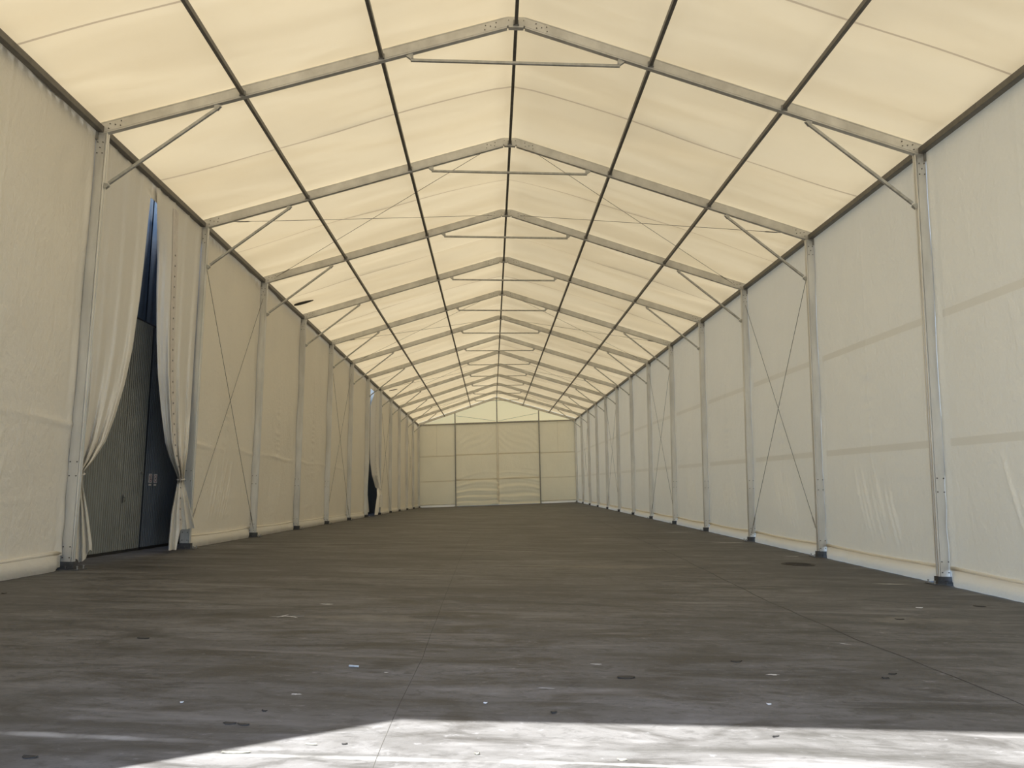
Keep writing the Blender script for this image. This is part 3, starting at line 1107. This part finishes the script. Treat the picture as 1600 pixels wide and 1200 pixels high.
leaf(5.33, 10.67, .05, .03, 'white scrap on the floor short of the nearest right column', 'paper', 0, 'pale scraps on the floor')
leaf(1.66, 5.73, .018, .014, 'white scrap on the shaded floor right of the middle', 'paper', 0, 'pale scraps on the floor')
leaf(-2.27, 5.46, .013, .011, 'white crumb on the shaded floor left of the two dark leaves', 'paper', 0, 'pale scraps on the floor')
leaf(-.30, 5.60, .013, .009, 'white crumb on the shaded floor left of the middle', 'paper', 0, 'pale scraps on the floor')

# shadows of two objects on the roof, drawn as dark shapes under the sheet
def roof_shadow_shape(xa, ya, xb, yb, w, label):
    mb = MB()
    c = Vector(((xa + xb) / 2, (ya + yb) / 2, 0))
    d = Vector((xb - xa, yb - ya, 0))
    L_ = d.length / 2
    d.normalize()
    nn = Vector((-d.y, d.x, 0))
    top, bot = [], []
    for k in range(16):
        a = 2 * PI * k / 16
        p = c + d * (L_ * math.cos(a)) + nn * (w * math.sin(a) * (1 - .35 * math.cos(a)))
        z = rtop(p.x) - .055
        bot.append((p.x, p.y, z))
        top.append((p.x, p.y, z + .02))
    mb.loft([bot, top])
    o = mb.build('roof_shadow', M['roof_shade'], ceiling)
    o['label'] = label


roof_shadow_shape(-7.2, 26.90, -6.55, 26.97, .13, 'painted lens-shaped shadow on the roof sheet by the left eave, third bay')
roof_shadow_shape(-6.95, 50.35, -6.47, 50.75, .10, 'small distant painted shadow on the roof by the left eave above the far curtain')

# ------------------------------------------------------------------ light
sun = bpy.data.lights.new('sun', 'SUN')
sun.energy = 15.0
sun.angle = math.radians(.55)
sun.color = (1.0, .985, .95)
so = bpy.data.objects.new('sun', sun)
COL.objects.link(so)
trav = Vector((.392, .291, -1)).normalized()
so.rotation_euler = trav.to_track_quat('-Z', 'Y').to_euler()
so.location = (-20, -12, 40)
w = bpy.data.worlds.new('sky')
SC.world = w
w.use_nodes = True
nt = w.node_tree
nt.nodes.clear()
n = N(nt)
sky = n('ShaderNodeTexSky', sky_type='NISHITA')
sky.sun_disc = False
sky.sun_elevation = math.radians(64)
sky.sun_rotation = math.atan2(-trav.x, -trav.y)
sky.air_density = 1.0
sky.dust_density = 1.2
bg = n('ShaderNodeBackground', {'Color': sky.outputs[0], 'Strength': .27})
nt.links.new(bg.outputs[0], n('ShaderNodeOutputWorld').inputs[0])

# ------------------------------------------------------------------ camera
F_PX, YAW, PITCH, ROLL = 1247.57, .0185, .1310, .0113
cy_, sy_, cp_, sp_ = math.cos(YAW), math.sin(YAW), math.cos(PITCH), math.sin(PITCH)
Fv = Vector((sy_ * cp_, cy_ * cp_, sp_))
Rv = Vector((cy_, -sy_, 0))
Uv = Rv.cross(Fv)
cr_, sr_ = math.cos(ROLL), math.sin(ROLL)
R2, U2 = Rv * cr_ + Uv * sr_, Uv * cr_ - Rv * sr_
cam = bpy.data.cameras.new('camera')
cam.sensor_width = 36
cam.lens = F_PX / 1600 * 36
cam.clip_end = 400
co = bpy.data.objects.new('camera', cam)
COL.objects.link(co)
mw = Matrix((R2, U2, -Fv)).transposed().to_4x4()
mw.translation = Vector((-.2482, 0, 1.4339))
co.matrix_world = mw
SC.camera = co

SC.view_settings.view_transform = 'Standard'
SC.view_settings.look = 'None'
SC.view_settings.gamma = 1
SC.view_settings.use_curve_mapping = False
SC.view_settings.exposure = 0.70
SC.cycles.use_denoising = True
SC.cycles.max_bounces = 14
SC.cycles.diffuse_bounces = 8
SC.cycles.glossy_bounces = 3
SC.cycles.caustics_reflective = False
SC.cycles.caustics_refractive = False
